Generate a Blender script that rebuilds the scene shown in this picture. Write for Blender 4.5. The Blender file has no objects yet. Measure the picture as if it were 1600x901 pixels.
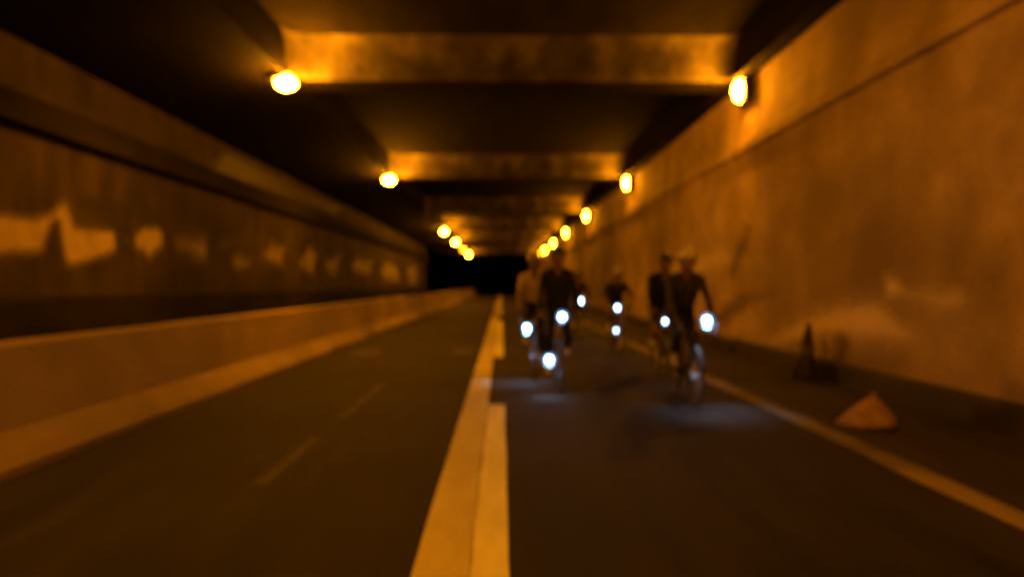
import bpy, bmesh, math, random
import numpy as np
from mathutils import Vector, Matrix

C = bpy.context.scene
COL = C.collection
R = math.radians
random.seed(7)

# ------------------------------------------------------------------ camera, world, exposure
F = 1155.0            # focal length in pixels of the 1600 px wide photograph
H = 1.35              # camera height
cam_d = bpy.data.cameras.new("camera")
cam = bpy.data.objects.new("camera", cam_d)
COL.objects.link(cam)
cam_d.sensor_width = 36.0
cam_d.lens = F / 1600.0 * 36.0
cam_d.clip_start = 0.05
cam_d.clip_end = 3000
cam.location = (0, 0, H)
cam.rotation_euler = (R(90) - math.atan(4.5 / F), 0, -math.atan(16.0 / F))
cam_d.dof.use_dof = True            # the handheld night exposure is out of focus: focused on a near point
cam_d.dof.focus_distance = 1.0
cam_d.dof.aperture_fstop = 2.0
cam_d.dof.aperture_ratio = 1.15
C.camera = cam

w = bpy.data.worlds.new("World")
C.world = w
w.use_nodes = True
nt = w.node_tree
sky = nt.nodes.new("ShaderNodeTexSky")
sky.sky_type = 'NISHITA'
sky.sun_disc = False
sky.sun_elevation = R(-8)
sky.sun_rotation = R(200)
nt.links.new(sky.outputs[0], nt.nodes["Background"].inputs[0])
nt.nodes["Background"].inputs[1].default_value = 0.004

C.view_settings.view_transform = 'Standard'
C.view_settings.look = 'None'
C.view_settings.gamma = 1.0
C.view_settings.use_curve_mapping = False
C.view_settings.exposure = 0.0
C.cycles.use_denoising = True
C.cycles.max_bounces = 6
C.cycles.diffuse_bounces = 3
C.cycles.sample_clamp_indirect = 4.0
C.cycles.caustics_reflective = False
C.cycles.caustics_refractive = False

LAMP_L = 770.0
LAMP_COL = (1.0, 0.30, 0.004)
BIKE_L = 45.0

# ------------------------------------------------------------------ materials
def mat(name, rough=0.8, base=(0.3, 0.3, 0.3), metallic=0.0, spec=0.4):
    m = bpy.data.materials.new(name)
    m.use_nodes = True
    b = m.node_tree.nodes["Principled BSDF"]
    b.inputs["Base Color"].default_value = (*base, 1)
    b.inputs["Roughness"].default_value = rough
    b.inputs["Metallic"].default_value = metallic
    b.inputs["Specular IOR Level"].default_value = spec
    return m

def noise_mat(name, c0, c1, scale=3.0, rough=(0.7, 0.9), stretch=(1, 1, 1), bump=0.0, bscale=40.0,
              c2=None, scale2=0.6, spec=0.3, metallic=0.0, detail=6):
    """two colours mixed by stretched noise, a second, larger noise for stains, fine bump"""
    m = mat(name, 0.8, c0, metallic, spec)
    t = m.node_tree
    N, L = t.nodes, t.links
    b = N["Principled BSDF"]
    tc = N.new("ShaderNodeTexCoord")
    mp = N.new("ShaderNodeMapping")
    mp.inputs["Scale"].default_value = stretch
    L.new(tc.outputs["Object"], mp.inputs[0])
    n = N.new("ShaderNodeTexNoise")
    n.inputs["Scale"].default_value = scale
    n.inputs["Detail"].default_value = detail
    n.inputs["Roughness"].default_value = 0.62
    L.new(mp.outputs[0], n.inputs["Vector"])
    rp = N.new("ShaderNodeValToRGB")
    rp.color_ramp.elements[0].position = 0.32
    rp.color_ramp.elements[1].position = 0.68
    rp.color_ramp.elements[0].color = (*c0, 1)
    rp.color_ramp.elements[1].color = (*c1, 1)
    L.new(n.outputs[0], rp.inputs[0])
    out = rp.outputs[0]
    if c2:
        n2 = N.new("ShaderNodeTexNoise")
        n2.inputs["Scale"].default_value = scale2
        n2.inputs["Detail"].default_value = 5
        L.new(tc.outputs["Object"], n2.inputs["Vector"])
        r2 = N.new("ShaderNodeValToRGB")
        r2.color_ramp.elements[0].position = 0.42
        r2.color_ramp.elements[1].position = 0.66
        L.new(n2.outputs[0], r2.inputs[0])
        mx = N.new("ShaderNodeMix")
        mx.data_type = 'RGBA'
        L.new(r2.outputs[0], mx.inputs[0])
        L.new(out, mx.inputs[6])
        mx.inputs[7].default_value = (*c2, 1)
        out = mx.outputs[2]
    L.new(out, b.inputs["Base Color"])
    mr = N.new("ShaderNodeMapRange")
    mr.inputs[3].default_value = rough[0]
    mr.inputs[4].default_value = rough[1]
    L.new(n.outputs[0], mr.inputs[0])
    L.new(mr.outputs[0], b.inputs["Roughness"])
    if bump:
        nb = N.new("ShaderNodeTexNoise")
        nb.inputs["Scale"].default_value = bscale
        nb.inputs["Detail"].default_value = 4
        L.new(tc.outputs["Object"], nb.inputs["Vector"])
        bp = N.new("ShaderNodeBump")
        bp.inputs["Strength"].default_value = bump
        bp.inputs["Distance"].default_value = 0.02
        L.new(nb.outputs[0], bp.inputs["Height"])
        L.new(bp.outputs[0], b.inputs["Normal"])
    return m

def emit(name, col, strength):
    m = bpy.data.materials.new(name)
    m.use_nodes = True
    b = m.node_tree.nodes["Principled BSDF"]
    b.inputs["Base Color"].default_value = (0.1, 0.1, 0.1, 1)
    b.inputs["Emission Color"].default_value = (*col, 1)
    b.inputs["Emission Strength"].default_value = strength
    return m

M = {}
M['asphalt'] = noise_mat('asphalt', (0.008, 0.0077, 0.007), (0.025, 0.024, 0.0215), 3.2, (0.7, 0.9), (1, 0.12, 1), 0.5, 60,
                         (0.009, 0.0087, 0.008), 0.35, spec=0.08)
M['shoulder'] = noise_mat('shoulder_asphalt', (0.016, 0.014, 0.011), (0.034, 0.029, 0.021), 3.0, (0.7, 0.9), (1, 0.3, 1), 0.6, 50, spec=0.1)
M['earth'] = noise_mat('dark_earth', (0.03, 0.03, 0.02), (0.05, 0.045, 0.03), 0.6)
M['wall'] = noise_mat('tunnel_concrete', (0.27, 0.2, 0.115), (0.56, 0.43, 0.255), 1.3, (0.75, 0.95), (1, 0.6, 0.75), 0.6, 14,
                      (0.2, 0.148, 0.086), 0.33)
M['wall_left'] = noise_mat('shade_darkened_concrete', (0.016, 0.012, 0.0072), (0.05, 0.0375, 0.0225), 1.6, (0.8, 0.95), (1, 1.1, 0.35), 0.6, 14,
                           (0.014, 0.0105, 0.0065), 0.5, spec=0.1)  # left wall: the lamp light blocked here is painted in as darkness
M['plinth'] = noise_mat('sooty_plinth', (0.022, 0.019, 0.014), (0.045, 0.038, 0.028), 2.0, (0.8, 0.95), (1, 0.3, 1), 0.5, 20)
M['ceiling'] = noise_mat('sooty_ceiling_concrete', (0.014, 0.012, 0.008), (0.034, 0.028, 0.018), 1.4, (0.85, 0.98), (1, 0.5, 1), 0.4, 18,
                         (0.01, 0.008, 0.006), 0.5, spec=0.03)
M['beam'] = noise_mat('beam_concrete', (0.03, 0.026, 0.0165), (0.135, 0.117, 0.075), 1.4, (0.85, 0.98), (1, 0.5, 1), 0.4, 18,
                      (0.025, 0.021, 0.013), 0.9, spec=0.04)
M['soot_and_shade'] = noise_mat('soot_and_shade_concrete', (0.007, 0.006, 0.005), (0.018, 0.015, 0.011), 1.4, (0.9, 1.0), (1, 0.4, 1), 0.4, 18, spec=0.03)  # near black, so the ceiling looks unlit: shade put into the colour
M['barrier'] = noise_mat('barrier_concrete', (0.24, 0.178, 0.105), (0.36, 0.27, 0.16), 1.5, (0.7, 0.9), (1, 0.25, 1.5), 0.4, 25,
                         (0.19, 0.15, 0.1), 0.4)
M['barrier_foot'] = noise_mat('darker_barrier_concrete', (0.14, 0.103, 0.06), (0.26, 0.195, 0.115), 1.5, (0.7, 0.9), (1, 0.25, 1.5), 0.4, 25,
                         (0.11, 0.083, 0.05), 0.5)  # darker tone for the sloped foot
M['paint'] = noise_mat('road_paint', (0.44, 0.44, 0.29), (0.6, 0.62, 0.44), 5.0, (0.5, 0.75), (1, 0.2, 1), 0.25, 60)
M['paint_old'] = noise_mat('older_road_paint', (0.31, 0.285, 0.18), (0.43, 0.4, 0.26), 4.0, (0.55, 0.8), (1, 0.2, 1), 0.3, 60)
M['paint_edge'] = noise_mat('dusty_road_paint', (0.12, 0.098, 0.06), (0.24, 0.195, 0.12), 3.0, (0.6, 0.85), (1, 0.25, 1), 0.3, 60,
                            (0.06, 0.05, 0.033), 0.8, spec=0.1)
M['paint_worn'] = noise_mat('worn_road_paint', (0.02, 0.018, 0.0155), (0.06, 0.053, 0.042), 5.0, (0.7, 0.9), (1, 0.3, 1), spec=0.08)
M['graf_pale'] = noise_mat('pale_spray_paint', (0.16, 0.122, 0.07), (0.27, 0.21, 0.118), 1.8, (0.6, 0.8))
M['graf_bright'] = noise_mat('bright_spray_paint', (0.6, 0.5, 0.3), (0.76, 0.64, 0.4), 1.8, (0.6, 0.8))
M['graf_mid'] = noise_mat('ochre_spray_paint', (0.05, 0.038, 0.022), (0.15, 0.115, 0.066), 1.8, (0.6, 0.8))
M['graf_light'] = noise_mat('light_spray_paint', (0.54, 0.43, 0.25), (0.68, 0.55, 0.33), 1.4, (0.6, 0.8))
M['graf_dark_and_shade'] = noise_mat('dark_spray_and_shade', (0.005, 0.004, 0.003), (0.012, 0.009, 0.006), 1.8, (0.6, 0.8))
M['graf_shade'] = noise_mat('brown_spray_paint', (0.13, 0.095, 0.055), (0.22, 0.165, 0.1), 1.8, (0.6, 0.8))
M['graf_soft'] = noise_mat('faded_spray_paint', (0.04, 0.031, 0.018), (0.11, 0.085, 0.048), 1.8, (0.6, 0.8))
M['metal_dark'] = noise_mat('grimy_metal', (0.03, 0.03, 0.03), (0.07, 0.065, 0.06), 12, (0.45, 0.7), metallic=0.4)
M['rubber'] = noise_mat('tyre_rubber', (0.012, 0.012, 0.012), (0.025, 0.025, 0.025), 30, (0.75, 0.9))
M['alloy'] = noise_mat('alloy', (0.25, 0.25, 0.26), (0.4, 0.4, 0.41), 20, (0.3, 0.5), metallic=0.8)
M['lens_glass_off'] = noise_mat('dead_lamp_glass', (0.08, 0.07, 0.05), (0.14, 0.12, 0.08), 12, (0.3, 0.5))
M['lamp'] = emit('sodium_lamp_glow', LAMP_COL, LAMP_L)
M['lamp_left'] = emit('stronger_sodium_lamp_glow', LAMP_COL, LAMP_L * 1.5)
M['lamp_dim'] = emit('dim_sodium_lamp_glow', (1.0, 0.2, 0.006), 60)
M['bike_led'] = emit('bicycle_led_glow', (0.42, 0.70, 1.0), BIKE_L)
M['bike_led_dim'] = emit('weak_bicycle_led_glow', (0.45, 0.75, 1.0), 22)
M['dish'] = noise_mat('bluish_halo', (0.10, 0.20, 0.34), (0.14, 0.26, 0.42), 20, (0.4, 0.6))
M['sack'] = noise_mat('woven_sack', (0.17, 0.112, 0.085), (0.34, 0.22, 0.165), 9, (0.8, 0.95), (1, 1, 1), 0.6, 45)
M['cone'] = noise_mat('sooty_cone_rubber', (0.018, 0.014, 0.012), (0.04, 0.03, 0.024), 8, (0.6, 0.8))
M['cone_band'] = noise_mat('grimy_cone_band', (0.05, 0.045, 0.04), (0.08, 0.07, 0.06), 8, (0.5, 0.7))
M['eye'] = mat('eye_white', 0.3, (0.6, 0.58, 0.55))
M['hair'] = noise_mat('dark_hair', (0.02, 0.014, 0.01), (0.05, 0.035, 0.02), 30)

def cloth(name, c):
    return noise_mat(name, tuple(x * 0.75 for x in c), tuple(min(1, x * 1.15) for x in c), 14, (0.75, 0.9), bump=0.3, bscale=60)

# ------------------------------------------------------------------ helpers
def tag(o, label=None, cat=None, group=None, kind=None):
    for k, v in (('label', label), ('category', cat), ('group', group), ('kind', kind)):
        if v:
            o[k] = v
    return o

def empty(name, loc=(0, 0, 0), rz=0.0):
    o = bpy.data.objects.new(name, None)
    o.empty_display_size = 0.2
    COL.objects.link(o)
    o.location = loc
    o.rotation_euler = (0, 0, rz)
    return o

def link(name, me, parent=None):
    o = bpy.data.objects.new(name, me)
    COL.objects.link(o)
    if parent:
        o.parent = parent
    return o

def obj(name, bm, m, parent=None, smooth=False):
    me = bpy.data.meshes.new(name)
    bmesh.ops.recalc_face_normals(bm, faces=bm.faces)
    bm.to_mesh(me)
    bm.free()
    for mm in (m if isinstance(m, (list, tuple)) else [m]):
        me.materials.append(mm)
    if smooth:
        me.polygons.foreach_set('use_smooth', [True] * len(me.polygons))
    return link(name, me, parent)

def box(bm, x0, x1, y0, y1, z0, z1, bevel=0.0):
    vs = [bm.verts.new(p) for p in ((x0, y0, z0), (x1, y0, z0), (x1, y1, z0), (x0, y1, z0),
                                    (x0, y0, z1), (x1, y0, z1), (x1, y1, z1), (x0, y1, z1))]
    fs = [bm.faces.new([vs[i] for i in q]) for q in
          ((3, 2, 1, 0), (4, 5, 6, 7), (0, 1, 5, 4), (1, 2, 6, 5), (2, 3, 7, 6), (3, 0, 4, 7))]
    if bevel:
        es = list({e for f in fs for e in f.edges})
        bmesh.ops.bevel(bm, geom=es, offset=bevel, segments=2, affect='EDGES', profile=0.6)
    return bm

def prism(bm, prof, y0, y1, nseg=1, jitter=0.0):
    """extrude an (x, z) outline along y"""
    rings = []
    for k in range(nseg + 1):
        y = y0 + (y1 - y0) * k / nseg
        rings.append([bm.verts.new((x + random.uniform(-jitter, jitter), y, z + random.uniform(-jitter, jitter)))
                      for x, z in prof])
    n = len(prof)
    for a, b in zip(rings, rings[1:]):
        for i in range(n):
            bm.faces.new((a[i], a[(i + 1) % n], b[(i + 1) % n], b[i]))
    bm.faces.new(rings[0])
    bm.faces.new(list(reversed(rings[-1])))
    return bm

def tube(bm, pts, r, seg=8, closed=False):
    pts = [Vector(p) for p in pts]
    n = len(pts)
    rs = r if isinstance(r, (list, tuple)) else [r] * n
    rings = []
    up = None
    for i, p in enumerate(pts):
        if closed:
            t = (pts[(i + 1) % n] - pts[i - 1]).normalized()
        else:
            t = (pts[min(i + 1, n - 1)] - pts[max(i - 1, 0)]).normalized()
        if up is None:
            up = Vector((0, 0, 1)) if abs(t.z) < 0.9 else Vector((1, 0, 0))
        a = up - t * up.dot(t)
        if a.length < 1e-4:
            a = Vector((0, 1, 0)) - t * t.y
        a.normalize()
        up = a
        b = t.cross(a)
        rings.append([bm.verts.new(p + (a * math.cos(2 * math.pi * k / seg) + b * math.sin(2 * math.pi * k / seg)) * rs[i])
                      for k in range(seg)])
    m = n if closed else n - 1
    for i in range(m):
        A, B = rings[i], rings[(i + 1) % n]
        for k in range(seg):
            bm.faces.new((A[k], A[(k + 1) % seg], B[(k + 1) % seg], B[k]))
    if not closed:
        bm.faces.new(list(reversed(rings[0])))
        bm.faces.new(rings[-1])
    return bm

def ellipsoid(bm, c, r, seg=16, rings=10):
    mtx = Matrix.Translation(c) @ Matrix.Diagonal((*r, 1))
    bmesh.ops.create_uvsphere(bm, u_segments=seg, v_segments=rings, radius=1, matrix=mtx)
    return bm

def capsule(bm, p0, r0, p1, r1, seg=12):
    p0, p1 = Vector(p0), Vector(p1)
    d = p1 - p0
    L = d.length
    if L < 1e-5:
        return ellipsoid(bm, p0, (r0, r0, r0), seg, 8)
    d.normalize()
    pts, rs = [], []
    for a in (80, 55, 28, 0):
        pts.append(p0 - d * r0 * math.sin(R(a)))
        rs.append(r0 * math.cos(R(a)))
    for a in (0, 28, 55, 80):
        pts.append(p1 + d * r1 * math.sin(R(a)))
        rs.append(r1 * math.cos(R(a)))
    # guard against inverted order on strongly tapered short capsules
    return tube(bm, pts, rs, seg)

# ------------------------------------------------------------------ the tunnel
Y0, Y1 = -26.0, 92.0
XL, XR, ZC = -7.6, 4.65, 5.22
Y1L = 74.0

bm = bmesh.new()
box(bm, -900, 900, -900, 1500, -0.6, -0.06)
tag(obj('ground', bm, M['earth']), kind='structure')

bm = bmesh.new()
box(bm, XL - 0.2, 3.12, Y0 - 40, 600, -0.055, 0.0)
road = tag(obj('road', bm, M['asphalt']), kind='structure')
bm = bmesh.new()
box(bm, 3.123, XR + 0.2, Y0 - 40, 600, -0.055, 0.002)
tag(obj('road_shoulder', bm, M['shoulder']), kind='structure')

def strip(name, x0, x1, y0, y1, m, z=0.005, wob=0.005, n=None):
    """a painted line: a thin sheet with slightly uneven edges"""
    bm = bmesh.new()
    n = n or max(2, int((y1 - y0) / 0.5))
    prev = None
    for k in range(n + 1):
        y = y0 + (y1 - y0) * k / n
        a = bm.verts.new((x0 + random.uniform(-wob, wob), y, z))
        b = bm.verts.new((x1 + random.uniform(-wob, wob), y, z))
        if prev:
            bm.faces.new((prev[0], prev[1], b, a))
        prev = (a, b)
    return obj(name, bm, m, road)

strip('solid_centre_line', -0.425, -0.155, Y0, 200, M['paint_old'])
for a, b in ((-12, -4.0), (1.0, 8.35), (14.0, 28.0), (33.5, 48), (53.5, 68), (73.5, 88)):
    strip('centre_line_dash', -0.15, 0.035, a, b, M['paint'])
strip('edge_line', 2.87, 3.10, Y0, 200, M['paint_edge'], wob=0.02)
# worn marks of an older layout in the left lane
strip('worn_lane_mark', -1.70, -1.58, 5.0, 6.6, M['paint_worn'])
strip('worn_lane_mark', -1.69, -1.57, 7.5, 10.2, M['paint_worn'])
strip('worn_road_patch', -3.0, -2.45, 14.2, 15.6, M['paint_worn'], wob=0.05, n=5)
strip('worn_road_patch', -1.0, -0.6, 14.4, 15.7, M['paint_worn'], wob=0.05, n=5)

# ceiling: a slab with long recessed bays, closed off by cross beams
ceil = empty('tunnel_ceiling', (0, 0, ZC))
tag(ceil, 'sooty, shade-darkened concrete tunnel ceiling with deep bays and cross beams above the road', 'ceiling')
ceil.location = (0, 0, 0)
ZT = 5.98
CX0, CX1 = -3.96, 4.34
bm = bmesh.new()
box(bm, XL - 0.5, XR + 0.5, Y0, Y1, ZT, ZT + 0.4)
obj('slab', bm, M['soot_and_shade'], ceil)
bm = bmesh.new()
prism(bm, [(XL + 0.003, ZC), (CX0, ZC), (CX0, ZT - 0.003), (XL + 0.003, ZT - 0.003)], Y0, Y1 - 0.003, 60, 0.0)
obj('side_soffit', bm, M['soot_and_shade'], ceil)
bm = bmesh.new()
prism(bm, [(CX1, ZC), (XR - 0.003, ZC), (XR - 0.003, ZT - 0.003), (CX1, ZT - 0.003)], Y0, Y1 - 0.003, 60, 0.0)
obj('side_soffit', bm, M['soot_and_shade'], ceil)
BEAM_Y = [14.02 + 12.44 * n for n in range(-3, 7)]
def beam_mesh():
    """cross beam: flat far side, near face with rounded plan corners that coves forward into the slab"""
    bm = bmesh.new()
    x0, x1, top = CX0 + 0.004, CX1 - 0.004, ZT - 0.004
    rl, rr_ = 0.45, 0.3
    xs = [x0 + rl * (1 - math.cos(R(a))) for a in range(0, 90, 10)] + [x0 + rl + (x1 - x0 - rl - rr_) * k / 20 for k in range(21)] \
        + [x1 - rr_ * (1 - math.cos(R(a))) for a in range(80, -1, -10)]
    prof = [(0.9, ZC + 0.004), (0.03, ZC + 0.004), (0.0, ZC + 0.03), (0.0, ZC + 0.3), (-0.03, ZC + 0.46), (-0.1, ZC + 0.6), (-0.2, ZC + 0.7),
            (-0.34, top), (0.9, top)]
    rows = []
    for x in xs:
        d, rad = (x - x0, rl) if x < 0 else (x1 - x, rr_)
        off = 0.0 if d >= rad else rad - math.sqrt(max(0.0, rad * rad - (rad - d) ** 2))
        rows.append([bm.verts.new((x, y - (off if 0 < k < 8 else 0) if k else y, z)) for k, (y, z) in enumerate(prof)])
    n = len(prof)
    for a, b in zip(rows, rows[1:]):
        for k in range(n):
            f = bm.faces.new((a[k], a[(k + 1) % n], b[(k + 1) % n], b[k]))
            f.material_index = 1 if k == 0 else 0  # underside takes the near-black colour to paint in its shade
    bm.faces.new(rows[0]); bm.faces.new(list(reversed(rows[-1])))
    return bm
beam0 = obj('cross_beam', beam_mesh(), [M['beam'], M['soot_and_shade']], ceil)
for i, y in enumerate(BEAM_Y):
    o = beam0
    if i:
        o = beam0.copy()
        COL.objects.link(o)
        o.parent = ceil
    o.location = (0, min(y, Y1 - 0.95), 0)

# walls
def wall(name, x, sgn, y1, m, label):
    """sgn = +1: the room is on the +x side"""
    bm = bmesh.new()
    xo = x - sgn * 0.5
    prism(bm, [(x, -0.05), (x, ZT - 0.01), (xo, ZT - 0.01), (xo, -0.05)], Y0, y1, 80, 0.0)
    o = tag(obj(name, bm, m), label, 'wall')
    return o

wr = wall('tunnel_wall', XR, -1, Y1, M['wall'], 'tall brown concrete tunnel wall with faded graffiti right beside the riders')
wl = wall('tunnel_wall', XL, 1, Y1L, M['wall_left'], 'dark tunnel wall with pale graffiti blocks behind the low concrete barrier')

def ledge(parent, x, sgn, z, dep, hgt, y1, m):
    bm = bmesh.new()
    prism(bm, [(x + sgn * 0.002, z), (x + sgn * dep, z + 0.03), (x + sgn * dep, z + hgt), (x + sgn * 0.002, z + hgt + 0.06)],
          Y0, y1 - 0.01, 60, 0.0)
    return obj('ledge', bm, m, parent)

ledge(wr, XR, -1, 3.88, 0.08, 0.2, Y1, M['wall'])
ledge(wl, XL, 1, 3.8, 0.28, 0.5, Y1L, M['soot_and_shade'])  # face coloured near black to widen the ledge's shadow band
bm = bmesh.new()
prism(bm, [(XR - 0.003, 0.004), (XR - 0.07, 0.004), (XR - 0.07, 0.24), (XR - 0.05, 0.3), (XR - 0.003, 0.3)], Y0, Y1 - 0.01, 60, 0.004)
obj('plinth', bm, M['plinth'], wr)
bm = bmesh.new()
prism(bm, [(XL + 0.003, 0.004), (XL + 0.14, 0.004), (XL + 0.12, 1.10), (XL + 0.06, 1.17), (XL + 0.003, 1.17)], Y0, Y1L - 0.01, 60, 0.004)
obj('plinth', bm, M['soot_and_shade'], wl)

# sprayed graffiti and one patch of painted shade: flat paint with soft spray edges, on the wall it is sprayed on
def graffiti(parent, x, px, m, off, soft=0.22):
    pts = np.array([((x * F / (u - 784.0)), H + (446.0 - v) * (x * F / (u - 784.0)) / F) for u, v in px])
    lo, hi = pts.min(0), pts.max(0)
    nx = int(min(60, max(10, (hi[0] - lo[0]) / 0.08)))
    nz = int(min(30, max(8, (hi[1] - lo[1]) / 0.06)))
    gy, gz = np.meshgrid(np.linspace(lo[0], hi[0], nx + 1), np.linspace(lo[1], hi[1], nz + 1), indexing='ij')
    q = np.stack([gy.ravel(), gz.ravel()], 1)
    ins = np.zeros(len(q), bool)
    dist = np.full(len(q), 1e9)
    for i in range(len(pts)):
        a, b = pts[i], pts[(i + 1) % len(pts)]
        d = b - a
        t = np.clip(((q - a) @ d) / max(1e-9, d @ d), 0, 1)
        dist = np.minimum(dist, np.linalg.norm(q - a - t[:, None] * d, axis=1))
        c = (a[1] > q[:, 1]) != (b[1] > q[:, 1])
        with np.errstate(divide='ignore', invalid='ignore'):
            xi = a[0] + (q[:, 1] - a[1]) / (b[1] - a[1]) * d[0]
        ins ^= c & (q[:, 0] < xi)
    fade = np.where(ins, np.clip(dist / soft, 0, 1), 0.0)
    s = 1 if x < 0 else -1
    idx = lambda i, k: i * (nz + 1) + k
    faces = []
    for i in range(nx):
        for k in range(nz):
            f = (idx(i, k), idx(i + 1, k), idx(i + 1, k + 1), idx(i, k + 1))
            if max(fade[list(f)]) > 0.01:
                faces.append(f)
    used = sorted({v for f in faces for v in f})
    mp = {v: n for n, v in enumerate(used)}
    me = bpy.data.meshes.new('graffiti_or_shade_patch')
    me.from_pydata([(x + s * off, q[v][0], q[v][1]) for v in used], [], [tuple(mp[v] for v in f) for f in faces])
    at = me.attributes.new('fade', 'FLOAT', 'POINT')
    at.data.foreach_set('value', fade[used].astype(np.float32))
    me.materials.append(m)
    return link('graffiti_or_shade_patch', me, parent)

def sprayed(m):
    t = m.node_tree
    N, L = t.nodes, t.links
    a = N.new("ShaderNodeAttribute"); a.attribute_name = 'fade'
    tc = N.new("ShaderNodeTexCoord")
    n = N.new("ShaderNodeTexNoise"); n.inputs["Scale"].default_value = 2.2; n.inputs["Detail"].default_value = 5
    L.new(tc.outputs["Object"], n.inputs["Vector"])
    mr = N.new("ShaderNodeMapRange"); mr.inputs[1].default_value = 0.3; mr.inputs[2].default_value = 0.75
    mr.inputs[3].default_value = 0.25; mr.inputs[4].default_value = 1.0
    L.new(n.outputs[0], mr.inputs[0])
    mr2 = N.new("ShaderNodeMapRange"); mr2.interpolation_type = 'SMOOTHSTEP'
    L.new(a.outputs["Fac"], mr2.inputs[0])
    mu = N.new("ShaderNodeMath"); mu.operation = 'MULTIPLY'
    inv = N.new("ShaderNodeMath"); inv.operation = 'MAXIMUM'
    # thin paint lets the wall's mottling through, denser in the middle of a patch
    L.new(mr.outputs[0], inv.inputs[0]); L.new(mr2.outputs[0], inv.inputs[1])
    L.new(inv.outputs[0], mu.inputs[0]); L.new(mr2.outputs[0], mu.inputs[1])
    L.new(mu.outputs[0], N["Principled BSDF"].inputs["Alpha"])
for k_ in ('graf_pale', 'graf_bright', 'graf_mid', 'graf_light', 'graf_dark_and_shade', 'graf_shade', 'graf_soft'):
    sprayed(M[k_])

G = lambda px, m, off=0.004, soft=0.16: graffiti(wl, XL, px, M[m], off, soft * 1.6)
G([(-500, 330), (-330, 318), (-160, 326), (0, 322), (60, 330), (84, 322), (104, 302), (121, 326), (126, 346), (188, 352), (192, 400), (150, 418),
   (112, 428), (99, 406), (93, 356), (76, 404), (0, 412), (-200, 416), (-500, 420)], 'graf_pale')
G([(354, 222), (420, 258), (560, 330), (520, 342), (400, 304), (306, 278)], 'graf_dark_and_shade', 0.004, 0.25)  # painted shade: darkness past the end of the lit upper strip
G([(210, 360), (228, 346), (252, 347), (262, 364), (261, 392), (246, 403), (238, 420), (228, 402), (210, 396)], 'graf_pale')
G([(110, 290), (205, 304), (275, 328), (300, 345), (262, 352), (212, 350), (190, 352), (128, 344)], 'graf_dark_and_shade', 0.004, 0.3)
G([(186, 350), (216, 348), (215, 404), (187, 406)], 'graf_dark_and_shade', 0.006, 0.2)
G([(270, 356), (330, 350), (336, 410), (318, 436), (296, 412), (270, 410)], 'graf_mid', 0.004, 0.4)
G([(338, 366), (404, 360), (408, 394), (340, 402)], 'graf_dark_and_shade', 0.004, 0.3)
G([(356, 404), (372, 380), (392, 392), (404, 386), (396, 430), (374, 440), (362, 424)], 'graf_soft', 0.006, 0.3)
G([(404, 398), (424, 372), (452, 376), (446, 408), (456, 428), (420, 420)], 'graf_mid', 0.006, 0.25)
G([(462, 412), (484, 376), (500, 392), (490, 440), (474, 430)], 'graf_mid', 0.006, 0.25)
G([(504, 388), (516, 398), (538, 386), (530, 426), (544, 446), (510, 436)], 'graf_soft', 0.004, 0.3)
G([(546, 412), (560, 394), (572, 402), (584, 396), (580, 440), (552, 432)], 'graf_soft', 0.004, 0.3)
G([(590, 420), (604, 402), (622, 410), (630, 448), (600, 444)], 'graf_mid', 0.004, 0.35)
G([(632, 414), (652, 408), (656, 446), (640, 452)], 'graf_soft', 0.004, 0.35)
GR = lambda px, m, off=0.004, soft=0.3: graffiti(wr, XR, px, M[m], off, soft)
GR([(1374, 416), (1408, 408), (1430, 432), (1524, 430), (1536, 494), (1484, 510), (1424, 488), (1380, 486)], 'graf_bright', 0.006, 0.3)
GR([(1140, 570), (1196, 510), (1250, 470), (1310, 440), (1380, 430), (1470, 500), (1500, 560), (1420, 580), (1300, 560), (1215, 565)], 'graf_light', 0.004, 0.5)
GR([(1122, 476), (1156, 446), (1226, 442), (1240, 464), (1176, 486), (1146, 508), (1124, 520)], 'graf_shade', 0.006, 0.35)
GR([(1130, 440), (1150, 370), (1176, 330), (1186, 352), (1172, 404), (1150, 450)], 'graf_shade', 0.006, 0.5)
GR([(1000, 430), (1062, 370), (1130, 340), (1220, 380), (1230, 440), (1100, 470), (1040, 490)], 'graf_light', 0.004, 0.9)

# concrete safety barrier between the carriageways
bm = bmesh.new()
xb = -3.42
prof = [(xb, 0.004), (xb, 0.07), (xb - 0.19, 0.29), (xb - 0.26, 0.9), (xb - 0.275, 0.925), (xb - 0.40, 0.925),
        (xb - 0.415, 0.9), (xb - 0.48, 0.29), (xb - 0.67, 0.07), (xb - 0.67, 0.004)]
prism(bm, prof, Y0, 120, 146, 0.003)
for f in bm.faces:
    if max(v.co.z for v in f.verts) < 0.4:
        f.material_index = 1
tag(obj('concrete_barrier', bm, [M['barrier'], M['barrier_foot']]), 'low sloped concrete safety barrier running along the left edge of the road', 'barrier')

# ------------------------------------------------------------------ lamps
def hanging_lamp(label, group):
    t = empty('tunnel_lamp')
    tag(t, label, 'lamp', group)
    bm = bmesh.new()
    ellipsoid(bm, (0, 0, -0.17), (0.19, 0.19, 0.12), 20, 12)
    obj('lens', bm, M['lamp_left'], t, True)
    bm = bmesh.new()
    tube(bm, [(-0.07, 0, -0.125), (-0.07, 0, -0.11), (-0.05, 0, -0.07), (0, 0, -0.045)], [0.185, 0.19, 0.13, 0.06], 24)
    obj('housing', bm, M['metal_dark'], t)
    bm = bmesh.new()
    tube(bm, [(0, 0, -0.055), (0, 0, -0.004)], 0.035, 12)
    box(bm, -0.09, 0.09, -0.09, 0.09, -0.02, -0.004)
    obj('bracket', bm, M['metal_dark'], t)
    return t

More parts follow.
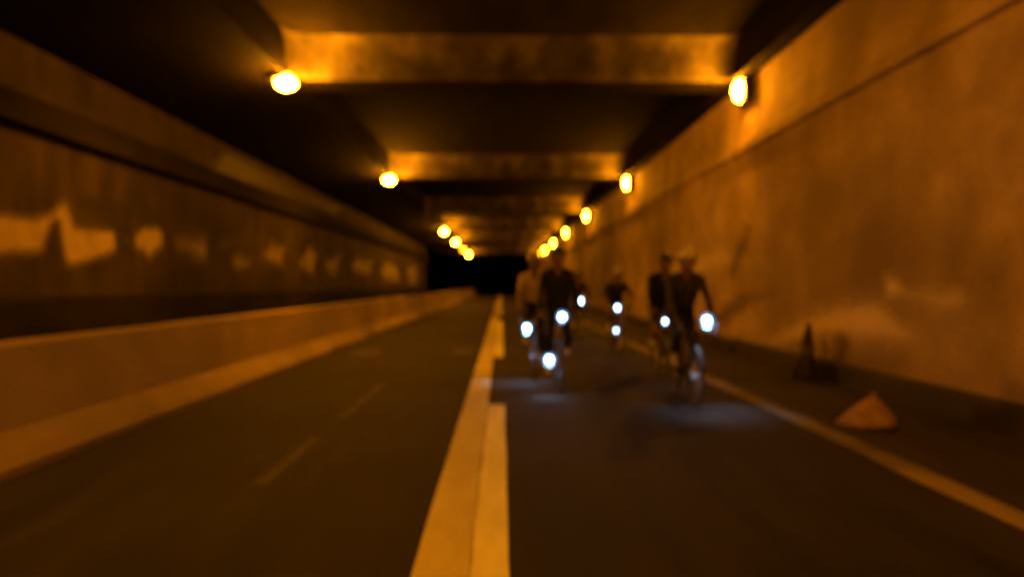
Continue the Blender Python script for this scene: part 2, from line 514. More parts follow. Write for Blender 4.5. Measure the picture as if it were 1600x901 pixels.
def wall_lamp(label, group):
    """box housing on the wall, bulging lens on its inner side (towards -x)"""
    t = empty('tunnel_lamp')
    tag(t, label, 'lamp', group)
    bm = bmesh.new()
    ellipsoid(bm, (-0.21, 0, -0.02), (0.12, 0.17, 0.2), 20, 12)
    obj('lens', bm, M['lamp'], t, True)
    bm = bmesh.new()
    box(bm, -0.2, -0.05, -0.24, 0.24, -0.24, 0.2, 0.02)
    obj('housing', bm, M['metal_dark'], t)
    bm = bmesh.new()
    box(bm, -0.052, -0.003, -0.1, 0.1, -0.16, 0.12)
    obj('bracket', bm, M['metal_dark'], t)
    return t

def copy_tree(o, parent=None):
    c = o.copy()
    COL.objects.link(c)
    c.parent = parent
    for ch in list(o.children):
        copy_tree(ch, c)
    return c

GL = 'round sodium lamps hung in a row above the barrier'
GRR = 'sodium lamps fixed in a row along the top of the right wall'
ordl = {-2: 'round orange lamp above the barrier farthest behind the camera', -1: 'round orange lamp above the barrier just overhead',
        0: 'large round orange lamp nearest of the left row above the barrier', 1: 'second lit lamp of the left row, above the barrier below the first bright beam',
        2: 'unlit round lamp hanging in the dark gap of the left row', 3: 'third lit lamp of the left row, first beyond the dark gap',
        4: 'fourth lit lamp of the left row, two before the far end', 5: 'weak reddish lamp of the left row close to the dark tunnel mouth',
        6: 'farthest lamp of the left row beside the dark tunnel mouth'}
ordr = {-2: 'wall lamp on the right wall farthest behind the camera', -1: 'wall lamp on the right wall just overhead',
        0: 'largest orange lamp at the top of the right wall', 1: 'second orange lamp from the front along the right wall',
        2: 'third orange lamp from the front along the right wall', 3: 'fourth orange lamp from the front along the right wall',
        4: 'fifth orange lamp from the front along the right wall', 5: 'sixth orange lamp from the front along the right wall',
        6: 'farthest small orange lamp of the right wall row above the riders'}
hl = wlp = None
for n in range(-2, 7):
    if hl is None:
        hl = o = hanging_lamp(ordl[n], GL)
    else:
        o = copy_tree(hl)
        o['label'] = ordl[n]
    o.location = (-3.95, 13.6 + 12.4 * n, ZC)
    if n in (2, 5):
        for ch in o.children:
            if ch.name.startswith('lens'):
                ch.data = ch.data.copy()
                ch.data.materials[0] = M['lens_glass_off' if n == 2 else 'lamp_dim']
    if wlp is None:
        wlp = o = wall_lamp(ordr[n], GRR)
    else:
        o = copy_tree(wlp)
        o['label'] = ordr[n]
    o.location = (XR, 13.75 + 12.44 * n, 5.0)

# ------------------------------------------------------------------ things on the shoulder
def lathe(bm, prof, seg=24, lean=(0, 0)):
    zmax = max(z for r, z in prof)
    rings = []
    for r, z in prof:
        k = z / zmax
        rings.append([bm.verts.new((r * math.cos(2 * math.pi * i / seg) + lean[0] * k, r * math.sin(2 * math.pi * i / seg) + lean[1] * k, z))
                      for i in range(seg)])
    for a, b in zip(rings, rings[1:]):
        for i in range(seg):
            bm.faces.new((a[i], a[(i + 1) % seg], b[(i + 1) % seg], b[i]))
    bm.faces.new(list(reversed(rings[0])))
    bm.faces.new(rings[-1])
    return bm

t = empty('traffic_cone', (4.36, 10.65, 0.003))
t.scale = (1.12, 1.12, 1.05)
tag(t, 'dark grimy traffic cone leaning towards the foot of the right wall', 'cone')
LEAN = (0.085, 0.0)
bm = bmesh.new()
lathe(bm, [(0.165, 0.035), (0.155, 0.06), (0.03, 0.74), (0.028, 0.76), (0.018, 0.76), (0.018, 0.72)], 24, LEAN)
obj('cone_body', bm, M['cone'], t, True)
bm = bmesh.new()
box(bm, -0.2, 0.2, -0.2, 0.2, 0, 0.035, 0.012)
obj('base_plate', bm, M['cone'], t)
bm = bmesh.new()
k = lambda z: 0.155 - (z - 0.06) * 0.125 / 0.68 + 0.002
rings = []
for z in (0.34, 0.46):
    rings.append([bm.verts.new((k(z) * math.cos(2 * math.pi * i / 24) + LEAN[0] * z / 0.76, k(z) * math.sin(2 * math.pi * i / 24), z)) for i in range(24)])
for i in range(24):
    bm.faces.new((rings[0][i], rings[0][(i + 1) % 24], rings[1][(i + 1) % 24], rings[1][i]))
obj('reflective_band', bm, M['cone_band'], t, True)

t = empty('sandbag', (3.50, 7.05, 0.003))
t.scale = (0.95, 0.95, 0.9)
tag(t, 'pale reddish sandbag slumped to a peak beside the right edge line', 'sandbag')
bm = bmesh.new()
seg = 40
rings = []
for j, (s, z) in enumerate(((0.9, 0.0), (1.0, 0.02), (1.0, 0.05), (0.88, 0.1), (0.68, 0.16), (0.46, 0.22), (0.25, 0.275), (0.12, 0.305), (0.085, 0.318))):
    ring = []
    for i in range(seg):
        a = 2 * math.pi * i / seg
        fold = 1 + 0.05 * math.sin(5 * a + j * 0.5) + 0.03 * math.sin(11 * a + 1)
        q = z / 0.318
        ring.append(bm.verts.new((0.285 * s * fold * math.cos(a) + 0.08 * q, 0.2 * s * fold * math.sin(a), z * (1 + 0.04 * math.sin(3 * a)))))
    rings.append(ring)
for a, b in zip(rings, rings[1:]):
    for i in range(seg):
        bm.faces.new((a[i], a[(i + 1) % seg], b[(i + 1) % seg], b[i]))
bm.faces.new(list(reversed(rings[0])))
bm.faces.new(rings[-1])
obj('sack', bm, M['sack'], t, True)
bm = bmesh.new()
tube(bm, [(0.08 + 0.036 * math.cos(2 * math.pi * i / 16), 0.026 * math.sin(2 * math.pi * i / 16), 0.305) for i in range(16)], 0.007, 8, True)
obj('tie_string', bm, M['cone_band'], t, True)
bm = bmesh.new()
tube(bm, [(0.08, 0, 0.3), (0.082, 0, 0.325), (0.086, 0, 0.345)], [0.022, 0.028, 0.04], 12)
obj('gathered_neck', bm, M['sack'], t, True)

# ------------------------------------------------------------------ bicycles (local +y is forward; placed with rotation pi so that they face the camera)
RW = 0.335
WHEEL = {}

def wheel_meshes():
    if WHEEL:
        return WHEEL
    bm = bmesh.new()
    tube(bm, [(0, RW * 0.962 * math.cos(2 * math.pi * i / 48), RW * 0.962 * math.sin(2 * math.pi * i / 48)) for i in range(48)], RW * 0.038, 8, True)
    o = obj('tyre', bm, M['rubber'], None, True); WHEEL['tyre'] = o.data; bpy.data.objects.remove(o)
    bm = bmesh.new()
    tube(bm, [(0, RW * 0.90 * math.cos(2 * math.pi * i / 48), RW * 0.90 * math.sin(2 * math.pi * i / 48)) for i in range(48)], 0.0115, 6, True)
    o = obj('rim', bm, M['metal_dark'], None, True); WHEEL['rim'] = o.data; bpy.data.objects.remove(o)
    bm = bmesh.new()
    tube(bm, [(-0.055, 0, 0), (-0.03, 0, 0), (-0.028, 0, 0), (0.028, 0, 0), (0.03, 0, 0), (0.055, 0, 0)], [0.012, 0.024, 0.016, 0.016, 0.024, 0.012], 12)
    o = obj('hub', bm, M['alloy'], None, True); WHEEL['hub'] = o.data; bpy.data.objects.remove(o)
    bm = bmesh.new()
    for i in range(24):
        a = 2 * math.pi * i / 24
        b = a + (0.5 if i % 4 < 2 else -0.5)
        tube(bm, [(0.028 * (1 if i % 2 else -1), 0.02 * math.cos(b), 0.02 * math.sin(b)), (0, RW * 0.88 * math.cos(a), RW * 0.88 * math.sin(a))], 0.0013, 4)
    o = obj('spokes', bm, M['alloy']); WHEEL['spokes'] = o.data; bpy.data.objects.remove(o)
    return WHEEL

def bicycle(name, loc, label, frame_mat, flat=False, crank=0.0, lights=(), yaw=0.0):
    t = empty(name, loc, math.pi + yaw)
    tag(t, label, 'bicycle', 'bicycles ridden towards the camera')
    wm = wheel_meshes()
    for y in (0.0, -1.0):
        wl_ = link('wheel', wm['rim'], t)
        wl_.location = (0, y, RW)
        wl_.rotation_euler = (random.uniform(0, 6), 0, 0)
        for k_ in ('tyre', 'hub', 'spokes'):
            link(k_, wm[k_], wl_)
    bb = (0, -0.59, 0.28)
    st = (0, -0.74, 0.80)
    ht, hb = (0, -0.155, 0.83), (0, -0.10, 0.67)
    bm = bmesh.new()
    tube(bm, [bb, st], 0.016, 10)
    tube(bm, [hb, bb], 0.02, 10)
    tube(bm, [ht, st], 0.015, 10)
    tube(bm, [(0, -0.158, 0.85), (0, -0.098, 0.655)], 0.021, 10)
    for s in (-1, 1):
        tube(bm, [(s * 0.012, st[1] + 0.005, st[2] - 0.04), (s * 0.062, -1.0, RW)], 0.008, 8)
        tube(bm, [(s * 0.03, bb[1] - 0.03, bb[2]), (s * 0.062, -1.0, RW)], 0.01, 8)
    tube(bm, [(-0.04, *bb[1:]), (0.04, *bb[1:])], 0.022, 12)
    obj('frame', bm, frame_mat, t, True)
    bm = bmesh.new()
    for s in (-1, 1):
        tube(bm, [(s * 0.015, -0.096, 0.655), (s * 0.048, -0.085, 0.62), (s * 0.06, -0.04, 0.46), (s * 0.062, 0.0, RW)], [0.014, 0.014, 0.011, 0.009], 8)
    tube(bm, [(-0.04, -0.094, 0.645), (0.04, -0.094, 0.645)], 0.014, 8)
    obj('fork', bm, frame_mat, t, True)
    bm = bmesh.new()
    tube(bm, [(0, -0.73, 0.78), (0, -0.765, 0.915)], 0.013, 8)
    obj('seat_post', bm, M['alloy'], t, True)
    bm = bmesh.new()
    pts = [(-0.91, 0.072), (-0.87, 0.076), (-0.8, 0.055), (-0.72, 0.028), (-0.64, 0.018)]
    rows = []
    for y, wd in pts:
        rows.append([bm.verts.new((x * wd, y, 0.955 - 0.03 * abs(x) ** 2 - z)) for x, z in ((-1, 0.02), (-0.6, 0), (0, -0.002), (0.6, 0), (1, 0.02), (0.5, 0.04), (-0.5, 0.04))])
    for a, b in zip(rows, rows[1:]):
        for i in range(7):
            bm.faces.new((a[i], a[(i + 1) % 7], b[(i + 1) % 7], b[i]))
    bm.faces.new(rows[0]); bm.faces.new(list(reversed(rows[-1])))
    obj('saddle', bm, M['rubber'], t, True)
    # crank, chainring, pedals
    bm = bmesh.new()
    ca = (math.cos(crank), math.sin(crank))
    tube(bm, [(0.07, bb[1], bb[2]), (0.085, bb[1] + 0.17 * ca[0], bb[2] + 0.17 * ca[1])], 0.011, 8)
    tube(bm, [(-0.07, bb[1], bb[2]), (-0.085, bb[1] - 0.17 * ca[0], bb[2] - 0.17 * ca[1])], 0.011, 8)
    tube(bm, [(-0.075, *bb[1:]), (0.075, *bb[1:])], 0.012, 8)
    cr = obj('crank', bm, M['alloy'], t, True)
    bm = bmesh.new()
    tube(bm, [(0.045, bb[1] + 0.095 * math.cos(2 * math.pi * i / 32), bb[2] + 0.095 * math.sin(2 * math.pi * i / 32)) for i in range(32)], 0.006, 6, True)
    for i in range(5):
        a = 2 * math.pi * i / 5 + crank
        tube(bm, [(0.045, *bb[1:]), (0.045, bb[1] + 0.095 * math.cos(a), bb[2] + 0.095 * math.sin(a))], 0.006, 6)
    obj('chainring', bm, M['metal_dark'], cr)
    for s in (1, -1):
        bm = bmesh.new()
        box(bm, s * 0.13 - 0.045, s * 0.13 + 0.045, bb[1] + s * 0.17 * ca[0] - 0.04, bb[1] + s * 0.17 * ca[0] + 0.04,
            bb[2] + s * 0.17 * ca[1] - 0.01, bb[2] + s * 0.17 * ca[1] + 0.01, 0.004)
        obj('pedal', bm, M['metal_dark'], cr)
    # handlebar
    bm = bmesh.new()
    hz = 0.96 if flat else 0.93
    tube(bm, [(0, -0.16, 0.84), (0, -0.17, 0.9), (0, -0.06, hz)], 0.015, 8)
    if flat:
        tube(bm, [(-0.29, -0.09, hz + 0.03), (-0.12, -0.06, hz + 0.015), (0, -0.055, hz), (0.12, -0.06, hz + 0.015), (0.29, -0.09, hz + 0.03)], 0.013, 8)
    else:
        for s in (-1, 1):
            tube(bm, [(0, -0.055, hz), (s * 0.16, -0.055, hz), (s * 0.2, -0.04, hz), (s * 0.205, 0.03, hz - 0.005), (s * 0.205, 0.07, hz - 0.04),
                      (s * 0.208, 0.075, hz - 0.085), (s * 0.21, 0.04, hz - 0.125), (s * 0.21, -0.05, hz - 0.135)], 0.014, 8)
    hbar = obj('handlebar', bm, M['rubber'], t, True)
    for s in (-1, 1):
        bm = bmesh.new()
        if flat:
            tube(bm, [(s * 0.29, -0.09, hz + 0.03), (s * 0.19, -0.073, hz + 0.02)], 0.017, 10)
            obj('grip', bm, M['rubber'], hbar, True)
            bm = bmesh.new()
            tube(bm, [(s * 0.17, -0.05, hz + 0.015), (s * 0.2, -0.02, hz), (s * 0.27, -0.035, hz - 0.005)], 0.006, 6)
        else:
            tube(bm, [(s * 0.205, 0.015, hz), (s * 0.205, 0.06, hz + 0.02), (s * 0.205, 0.095, hz + 0.055)], [0.016, 0.019, 0.015], 8)
            obj('brake_hood', bm, M['rubber'], hbar, True)
            bm = bmesh.new()
            tube(bm, [(s * 0.205, 0.09, hz + 0.02), (s * 0.207, 0.115, hz - 0.04), (s * 0.21, 0.095, hz - 0.11)], 0.006, 6)
        obj('brake_lever', bm, M['alloy'], hbar, True)
    # lights: (dx in world, z, lens radius, weak?)
    for (dx, z, rad, weak, watt) in lights:
        x = -dx            # the bicycle is turned by pi
        y = 0.03 if z > 0.8 else 0.06
        ty = -0.05 if z > 0.85 else 0.0
        bm = bmesh.new()
        tube(bm, [(x, y - 0.09, z), (x, y - 0.08, z), (x, y - 0.02, z), (x, y, z)], [rad * 0.6, rad * 0.85, rad * 1.1, rad * 1.15], 14)
        # bracket back to bar or fork
        if z > 0.85:
            tube(bm, [(x, y - 0.06, z), (x, -0.06, hz)], 0.009, 8)
        else:
            fx = math.copysign(0.058, x)
            tube(bm, [(x, y - 0.05, z), (fx, -0.04, min(max(z, 0.36), 0.62))], 0.009, 8)
        dish = bmesh.new()  # added wide dish, coloured blue to imitate a halo round the light
        rr = [(rad * 1.0, -0.012), (rad * 1.5, -0.004), (rad * 2.0, 0.016), (rad * 2.05, 0.016), (rad * 1.5, -0.02), (rad * 1.0, -0.03)]
        cc = [[dish.verts.new((x + r_ * math.cos(2 * math.pi * i / 20), y + o_, z + r_ * math.sin(2 * math.pi * i / 20))) for i in range(20)] for r_, o_ in rr]
        for k in range(6):
            for i in range(20):
                dish.faces.new((cc[k][i], cc[k][(i + 1) % 20], cc[(k + 1) % 6][(i + 1) % 20], cc[(k + 1) % 6][i]))
        hd = obj('headlight', bm, M['metal_dark'], t, True)
        bm = bmesh.new()
        obj('halo_dish', dish, M['dish'], hd, True)
        ellipsoid(bm, (x, y + 0.003, z), (rad, 0.02, rad), 16, 8)
        obj('lens', bm, M['bike_led_dim' if weak else 'bike_led'], hd, True)
        if watt:
            sp = bpy.data.lights.new('beam', 'SPOT')
            sp.energy = watt
            sp.color = (0.38, 0.72, 1.0)
            sp.spot_size = R(100)
            sp.spot_blend = 1.0
            sp.shadow_soft_size = 0.02
            so = bpy.data.objects.new('beam', sp)
            COL.objects.link(so)
            so.parent = hd
            so.location = (x, y + 0.03, z - 0.01)
            so.rotation_euler = (R(90) - R(82), 0, 0)      # points forward (+y) and down
    return t

# ------------------------------------------------------------------ riders
def ik(a, b, l1, l2, pole):
    a, b, pole = Vector(a), Vector(b), Vector(pole)
    d = b - a
    L = min(d.length, (l1 + l2) * 0.995)
    d.normalize()
    x = (l1 * l1 - l2 * l2 + L * L) / (2 * L)
    h = math.sqrt(max(0.0, l1 * l1 - x * x))
    p = pole - d * pole.dot(d)
    p.normalize()
    return a + d * x + p * h

def rider(loc, label, cols, lean=48, flat=False, crank=0.0, head_turn=0.0, head_tilt=0.0, helmet='dark', yaw=0.0, sleeves=True, tights=False, hip_dx=0.0):
    """cols: jersey, shorts, skin, glove"""
    t = empty('person', loc, math.pi + yaw)
    tag(t, label, 'person', 'cyclists riding towards the camera')
    hip = Vector((hip_dx, -0.76, 1.015))
    ln = R(lean)
    up = Vector((0, math.cos(ln), math.sin(ln)))           # along the spine
    fw = Vector((0, math.sin(ln), -math.cos(ln)))          # out of the chest
    chest = hip + up * 0.40
    sh = hip + up * 0.50
    SK, JE, SH, GL_, LIP, SO = 0, 1, 2, 3, 4, 5
    caps = []
    def cap(p0, r0, p1, r1, m):
        caps.append((Vector(p0), r0, Vector(p1), r1, m))
    X = Vector((1, 0, 0))
    # trunk
    for s in (-1, 1):
        cap(hip + X * s * 0.065, 0.112, hip + X * s * 0.06 + up * 0.12, 0.105, SH)
        cap(hip + X * s * 0.06 + up * 0.14, 0.103, chest + X * s * 0.075, 0.115, JE)
        cap(hip + X * s * 0.08 - up * 0.02 - fw * 0.04, 0.1, hip + X * s * 0.08 + up * 0.02, 0.1, SH)
        cap(chest + X * s * 0.06 + up * 0.03, 0.1, sh + X * s * 0.15 + up * 0.0, 0.068, JE)
        cap(sh + X * s * 0.03 + up * 0.055, 0.06, sh + X * s * 0.15 + up * 0.01, 0.06, JE)
    neck0 = sh + up * 0.05 + fw * 0.01
    # head: upright on the neck
    hd_fw = Vector((math.sin(head_turn), math.cos(head_turn), -0.12)).normalized()
    hd_up = (Vector((math.sin(head_tilt), 0, 1)) - hd_fw * hd_fw.dot(Vector((math.sin(head_tilt), 0, 1)))).normalized()
    hd_r = hd_fw.cross(hd_up).normalized()
    hc = neck0 + up * 0.09 + Vector((0, 0.035, 0.105))
    cap(neck0, 0.062, hc - hd_up * 0.05 - hd_fw * 0.02, 0.056, SK)
    cap(hc - hd_fw * 0.02, 0.083, hc + hd_fw * 0.028 + hd_up * 0.01, 0.078, SK)
    cap(hc + hd_up * 0.03 - hd_fw * 0.02, 0.08, hc + hd_up * 0.03 + hd_fw * 0.02, 0.076, SK)
    cap(hc + hd_fw * 0.03 - hd_up * 0.03, 0.066, hc + hd_fw * 0.058 - hd_up * 0.092, 0.034, SK)     # jaw
    cap(hc + hd_fw * 0.1 + hd_up * 0.0, 0.011, hc + hd_fw * 0.122 - hd_up * 0.034, 0.0155, SK)        # nose
    cap(hc + hd_fw * 0.099 - hd_up * 0.063 - hd_r * 0.018, 0.009, hc + hd_fw * 0.099 - hd_up * 0.063 + hd_r * 0.018, 0.009, LIP)
    for s in (-1, 1):
        cap(hc + hd_r * s * 0.083 + hd_up * 0.012, 0.014, hc + hd_r * s * 0.082 - hd_up * 0.025, 0.011, SK)   # ears
        cap(hc + hd_fw * 0.088 + hd_r * s * 0.018 + hd_up * 0.026, 0.012, hc + hd_fw * 0.078 + hd_r * s * 0.048 + hd_up * 0.024, 0.012, SK)   # brow
    # arms
    for s in (-1, 1):
        a = sh + X * s * 0.185 - up * 0.01
        if flat:
            grip = Vector((s * 0.25, -0.085, 0.985)); axis = Vector((s, -0.12, 0.04)).normalized(); fwd = Vector((0, 1, -0.1)).normalized()
        else:
            grip = Vector((s * 0.205, 0.03, 0.945)); axis = Vector((0, 0.85, 0.35)).normalized(); fwd = Vector((0, 0.9, 0.3)).normalized()
        wrist = grip + (Vector((0, -0.075, 0.045)) if flat else Vector((s * 0.004, -0.085, 0.03)))
        e = ik(a, wrist, 0.30, 0.265, Vector((s * 0.75, -0.25, -0.6)))
        cap(a, 0.056, a + (e - a) * 0.55, 0.047, JE)
        cap(a + (e - a) * 0.55, 0.045, e, 0.039, JE if sleeves else SK)
        cap(e, 0.039, e + (wrist - e) * 0.35, 0.04, JE if sleeves == 'long' else SK)
        cap(e + (wrist - e) * 0.35, 0.039, wrist, 0.026, JE if sleeves == 'long' else SK)
        # palm and fingers
        top = grip + Vector((0, 0, 0.03))
        side = axis if flat else X * s
        if flat:
            palm_a, palm_b = wrist, top + Vector((0, -0.01, 0.004))
            for q in (-0.022, 0.0, 0.022):
                cap(palm_a + axis * q * 0.7, 0.018, palm_b + axis * q, 0.016, GL_)
            for q, fl in ((-0.036, 0.8), (-0.012, 1.0), (0.012, 0.95), (0.035, 0.78)):      # fingers over and round the grip
                k0 = top + axis * q + Vector((0, 0.0, 0.004))
                k1 = k0 + Vector((0, 0.034 * fl, -0.006))
                k2 = k1 + Vector((0, 0.008, -0.028 * fl))
                k3 = k2 + Vector((0, -0.022 * fl, -0.014))
                cap(k0, 0.0105, k1, 0.0098, GL_); cap(k1, 0.0098, k2, 0.009, SK); cap(k2, 0.009, k3, 0.008, SK)
            th0 = wrist + Vector((-s * 0.022, 0.03, -0.006))
            cap(th0, 0.014, th0 + Vector((-s * 0.018, 0.028, -0.016)), 0.011, GL_)
            cap(th0 + Vector((-s * 0.018, 0.028, -0.016)), 0.011, th0 + Vector((-s * 0.006, 0.05, -0.042)), 0.009, SK)
        else:
            palm_b = top + fwd * 0.02
            for q in (-0.018, 0.0, 0.018):
                cap(wrist + X * q * 0.8, 0.017, palm_b + X * q, 0.016, GL_)
            for j, (f0, fl) in enumerate(((0.058, 0.95), (0.036, 1.0), (0.014, 0.95), (-0.008, 0.78))):   # fingers down the outer side of the hood
                k0 = top + fwd * f0 + X * s * 0.012
                k1 = k0 + X * s * 0.02 + Vector((0, 0.006, -0.012))
                k2 = k1 + Vector((-s * 0.003, 0.004, -0.032 * fl))
                k3 = k2 + Vector((-s * 0.02 * fl, 0.0, -0.014))
                cap(k0, 0.0105, k1, 0.0098, GL_); cap(k1, 0.0098, k2, 0.009, SK); cap(k2, 0.009, k3, 0.008, SK)
            th0 = wrist + Vector((-s * 0.02, 0.035, -0.002))
            cap(th0, 0.014, th0 + Vector((-s * 0.012, 0.03, -0.012)), 0.011, GL_)
            cap(th0 + Vector((-s * 0.012, 0.03, -0.012)), 0.011, th0 + Vector((0, 0.052, -0.032)), 0.009, SK)
    # legs
    bb = Vector((0, -0.59, 0.28))
    feet = []
    for s in (-1, 1):
        k_ = 1 if s > 0 else -1
        ped = bb + Vector((s * 0.13, k_ * 0.17 * math.cos(crank), k_ * 0.17 * math.sin(crank)))
        ank = ped + Vector((-s * 0.01, -0.10, 0.105))
        h = hip + X * s * 0.088 + Vector((0, 0.03, -0.03))
        kn = ik(h, ank, 0.43, 0.415, Vector((s * 0.06, 1, 0.25)))
        lo = SH if tights else SK
        cap(h, 0.094, h + (kn - h) * 0.6, 0.069, SH)
        cap(h + (kn - h) * 0.6, 0.066, kn, 0.055, lo)
        cap(kn, 0.054, kn + (ank - kn) * 0.3 - Vector((0, 0.015, 0)), 0.054, lo)
        cap(kn + (ank - kn) * 0.3 - Vector((0, 0.015, 0)), 0.053, ank, 0.034, lo)
        cap(ank + (kn - ank) * 0.22, 0.041, ank, 0.037, SO)
        heel = ped + Vector((-s * 0.005, -0.14, 0.055))
        toe = ped + Vector((0, 0.075, 0.034))
        cap(ank, 0.035, heel, 0.03, SO)
        cap(ank, 0.034, toe, 0.026, SO)
        feet.append((ank, heel, toe, s))
    # one closed skin out of all of it
    bm = bmesh.new()
    for p0, r0, p1, r1, m in caps:
        capsule(bm, p0, r0, p1, r1, 12)
    bmesh.ops.recalc_face_normals(bm, faces=bm.faces)
    me = bpy.data.meshes.new('tmp')
    bm.to_mesh(me); bm.free()
    tmp = bpy.data.objects.new('tmp', me)
    COL.objects.link(tmp)
    rm = tmp.modifiers.new('r', 'REMESH'); rm.mode = 'VOXEL'; rm.voxel_size = 0.0078
    sm = tmp.modifiers.new('s', 'SMOOTH'); sm.factor = 0.5; sm.iterations = 4
    dg = bpy.context.evaluated_depsgraph_get()
    body = bpy.data.meshes.new_from_object(tmp.evaluated_get(dg))
    bpy.data.objects.remove(tmp)
    body.name = 'body'
    n = len(body.polygons)
    cen = np.empty(n * 3); body.polygons.foreach_get('center', cen); cen = cen.reshape(-1, 3)
    best = np.full(n, 1e9); idx = np.zeros(n, dtype=np.int32)
    for p0, r0, p1, r1, m in caps:
        a = np.array(p0); d = np.array(p1) - a
        tt = np.clip(((cen - a) @ d) / max(1e-9, d @ d), 0, 1)
        ds = np.linalg.norm(cen - a - tt[:, None] * d, axis=1) - (r0 + (r1 - r0) * tt)
        k_ = ds < best
        best[k_] = ds[k_]; idx[k_] = m
    body.materials.clear()
    skin = cloth('skin', cols[2])
    for m in (skin, cols[0], cols[1], cols[3], cloth('lips', (0.28, 0.1, 0.08)), M_SOCK):
        body.materials.append(m)
    body.polygons.foreach_set('material_index', idx)
    body.polygons.foreach_set('use_smooth', [True] * n)
    bo = link('body', body, t)
    # shoes
    for ank, heel, toe, s in feet:
        bm = bmesh.new()
        sect = []
        for f, wd, ht in ((-0.15, 0.018, 0.05), (-0.135, 0.032, 0.08), (-0.08, 0.036, 0.085), (-0.03, 0.037, 0.07), (0.03, 0.046, 0.052), (0.08, 0.044, 0.042), (0.115, 0.026, 0.03)):
            base = Vector((toe.x, toe.y - 0.075 + f, toe.z - 0.034 + 0.012 + (0.012 if f < -0.1 else 0)))
            ring = [(-1, 0), (-1.02, 0.35), (-0.75, 0.8), (0, 1.0), (0.75, 0.8), (1.02, 0.35), (1, 0), (0, -0.02)]
            sect.append([bm.verts.new(base + Vector((x * wd, 0, z * ht))) for x, z in ring])
        for a, b in zip(sect, sect[1:]):
            for i in range(8):
                bm.faces.new((a[i], a[(i + 1) % 8], b[(i + 1) % 8], b[i]))
        bm.faces.new(sect[0]); bm.faces.new(list(reversed(sect[-1])))
        obj('shoe', bm, M_SHOE, t, True)
    # eyes, hair at the nape, helmet with straps
    mtx = Matrix((hd_r, hd_fw, hd_up)).transposed()
    W = lambda v: hc + mtx @ Vector(v)
    for s in (-1, 1):
        bm = bmesh.new()
        ellipsoid(bm, W((s * 0.032, 0.09, 0.006)), (0.0125, 0.0125, 0.0125), 12, 8)
        e = obj('eye', bm, M['eye'], t, True)
        bm = bmesh.new()
        ellipsoid(bm, W((s * 0.032, 0.0995, 0.006)), (0.006, 0.006, 0.006), 10, 6)
        obj('pupil', bm, M['rubber'], e, True)
    bm = bmesh.new()
    ellipsoid(bm, (0, 0, 0), (0.088, 0.075, 0.085), 20, 12)
    for v in bm.verts:
        v.co = W(v.co + Vector((0, -0.045, 0.0)))
    obj('hair', bm, M['hair'], t, True)
    if helmet:
        bm = bmesh.new()
        seg, rg = 48, 12
        rings = []
        for inner in (0, 1):
            for j in (range(rg + 1) if not inner else range(rg, -1, -1)):
                el = (math.pi / 2) * j / rg
                ring = []
                for i in range(seg):
                    a = 2 * math.pi * i / seg
                    x, y = math.sin(a) * math.cos(el), math.cos(a) * math.cos(el)
                    z = math.sin(el)
                    ridge = 0.0
                    if not inner and 0.1 < el < 1.45:
                        ridge = 0.008 * max(0, math.cos(x * 26.0)) * (1 - abs(2 * el / math.pi - 0.5))
                    k_ = 1.0 if not inner else 0.9
                    ring.append((x * (0.106 + ridge) * k_, y * (0.138 + ridge * 1.3) * k_ - 0.012, z * (0.112 + ridge) * k_ + 0.038 - 0.03 * max(0, -y)))
                if el > 1.5707:
                    ring = [ring[0]] * 1
                rings.append(ring)
        vr = [[bm.verts.new(W(p)) for p in rr] for rr in rings]
        for a, b in zip(vr, vr[1:]):
            if len(a) == 1 and len(b) == 1:
                continue
            for i in range(seg):
                i2 = (i + 1) % seg
                if len(a) == 1:
                    bm.faces.new((a[0], b[i2], b[i]))
                elif len(b) == 1:
                    bm.faces.new((a[i], a[i2], b[0]))
                else:
                    bm.faces.new((a[i], a[i2], b[i2], b[i]))
        for i in range(seg):
            bm.faces.new((vr[-1][i], vr[-1][(i + 1) % seg], vr[0][(i + 1) % seg], vr[0][i]))
        hm = obj('helmet', bm, M_HELM[helmet], t, True)
        bm = bmesh.new()
        for s in (-1, 1):
            tube(bm, [W((s * 0.1, 0.02, 0.045)), W((s * 0.093, 0.015, -0.03)), W((s * 0.06, 0.03, -0.1)), W((0, 0.045, -0.135))], 0.005, 6)
        obj('chin_strap', bm, M['rubber'], hm)
    return t

M_SOCK = cloth('sock_cloth', (0.5, 0.48, 0.42))
M_SHOE = noise_mat('shoe_leather', (0.03, 0.03, 0.03), (0.06, 0.06, 0.06), 12, (0.4, 0.6))
M_HELM = {'dark': noise_mat('dark_helmet', (0.015, 0.015, 0.018), (0.03, 0.03, 0.034), 8, (0.3, 0.5)),
          'pale': noise_mat('pale_helmet', (0.42, 0.4, 0.32), (0.52, 0.5, 0.42), 8, (0.3, 0.5)),
          'grey': noise_mat('grey_helmet', (0.1, 0.1, 0.1), (0.16, 0.16, 0.16), 8, (0.3, 0.5))}
BLACK = cloth('black_jersey', (0.008, 0.008, 0.01))
NAVY = cloth('navy_jersey', (0.007, 0.009, 0.016))
OLIVE = cloth('brown_jersey', (0.026, 0.022, 0.014))
TAN = cloth('tan_jersey', (0.36, 0.29, 0.18))
GREY = cloth('grey_jersey', (0.03, 0.03, 0.03))
SHORTS = cloth('black_shorts', (0.008, 0.008, 0.009))
GLOVE = cloth('black_gloves', (0.02, 0.02, 0.02))
FR = [noise_mat('black_frame_paint', (0.015, 0.015, 0.016), (0.025, 0.025, 0.027), 10, (0.3, 0.45)),
      noise_mat('graphite_frame_paint', (0.04, 0.04, 0.045), (0.06, 0.06, 0.065), 10, (0.3, 0.45)),
      noise_mat('blue_frame_paint', (0.02, 0.03, 0.06), (0.03, 0.045, 0.09), 10, (0.3, 0.45))]
SKINC = (0.17, 0.105, 0.068)

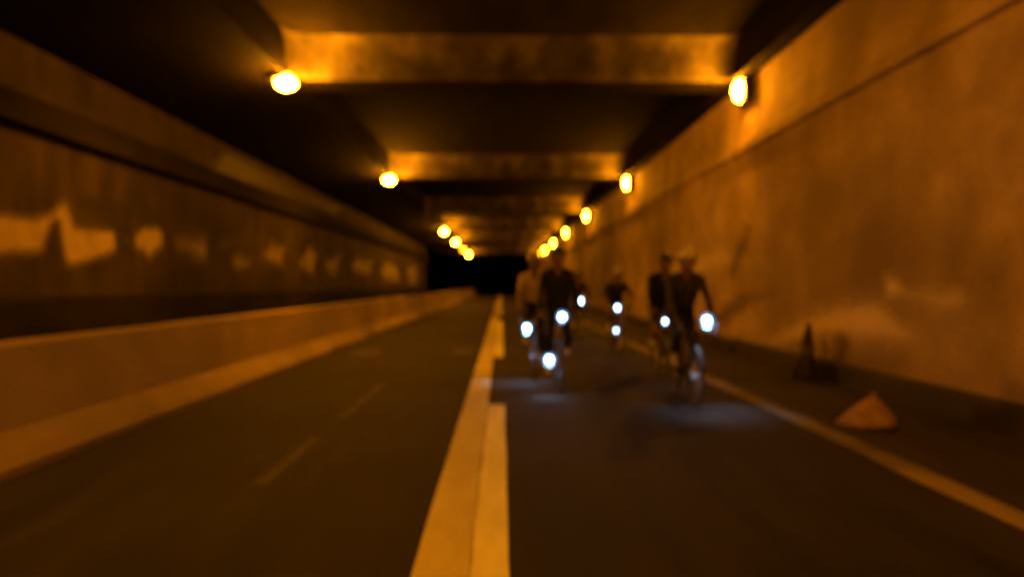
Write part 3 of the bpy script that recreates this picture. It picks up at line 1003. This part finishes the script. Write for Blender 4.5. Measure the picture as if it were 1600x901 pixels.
# (x of the bicycle, distance of the front hub, ...)
RIDERS = [
    dict(x=2.17, d=8.25, lab='rider in brown jersey and pale helmet closest to the right edge line',
         bl='bicycle with one bright bar light and clear round wheel nearest the right line', cols=(OLIVE, SHORTS, SKINC, GLOVE), lean=55, flat=False,
         crank=0.5, helmet='pale', sleeves='long', lights=((0.12, 0.955, 0.038, 0, 75),), fr=0, yaw=0.0, turn=0.1, tights=True),
    dict(x=2.42, d=10.5, lab='rider in black jersey half behind the pale helmeted rider on the right',
         bl='bicycle half hidden behind the nearest right bicycle, with a second weak light', cols=(BLACK, SHORTS, SKINC, GLOVE), lean=64, flat=True,
         crank=2.4, helmet='dark', sleeves='long', lights=((-0.03, 1.0, 0.036, 0, 8), (-0.10, 0.84, 0.024, 1, 0)), fr=1, yaw=0.0, turn=-0.1, tights=False),
    dict(x=2.24, d=14.0, lab='lone rider in grey midway between the left group and the right pair',
         bl='bicycle with two small lights one above the other, between the two groups', cols=(GREY, SHORTS, SKINC, GLOVE), lean=42, flat=False,
         crank=1.2, helmet='grey', sleeves=True, lights=((-0.05, 0.93, 0.027, 0, 6), (-0.08, 0.5, 0.024, 1, 0)), fr=0, yaw=0.0, turn=0.05, tights=False),
    dict(x=0.73, d=9.2, lab='tall rider in navy with black helmet at the front of the left group',
         bl='front bicycle of the left group with a bar light and a low fork light', cols=(NAVY, SHORTS, SKINC, GLOVE), lean=76, flat=True,
         crank=-0.7, helmet='dark', sleeves='long', lights=((0.02, 0.96, 0.034, 0, 8), (-0.14, 0.43, 0.038, 0, 30)), fr=1, yaw=-0.02, turn=-0.15, tights=True),
    dict(x=0.47, d=10.6, lab='rider in pale tan jersey left of and behind the tall navy rider',
         bl='bicycle of the tan clad rider with one light low above its wheel', cols=(TAN, SHORTS, SKINC, GLOVE), lean=64, flat=False,
         crank=1.9, helmet='grey', sleeves=True, lights=((-0.11, 0.74, 0.036, 0, 70),), fr=2, yaw=-0.04, turn=0.2, tights=True),
    dict(x=1.97, d=18.6, lab='farthest rider, small and dark behind the tall navy rider',
         bl='farthest bicycle with one bright bar light right of the left group', cols=(BLACK, SHORTS, SKINC, GLOVE), lean=44, flat=False,
         crank=-0.3, helmet='dark', sleeves='long', lights=((0.0, 0.96, 0.05, 0, 8),), fr=0, yaw=0.02, turn=0.0, tights=True),
]
for q in RIDERS:
    loc = (q['x'], q['d'], 0.003)
    bicycle('bicycle', loc, q['bl'], FR[q['fr']], q['flat'], q['crank'], q['lights'], q['yaw'])
    rider(loc, q['lab'], q['cols'], q['lean'], q['flat'], q['crank'], q['turn'], 0.0, q['helmet'], q['yaw'], q['sleeves'], q['tights'])
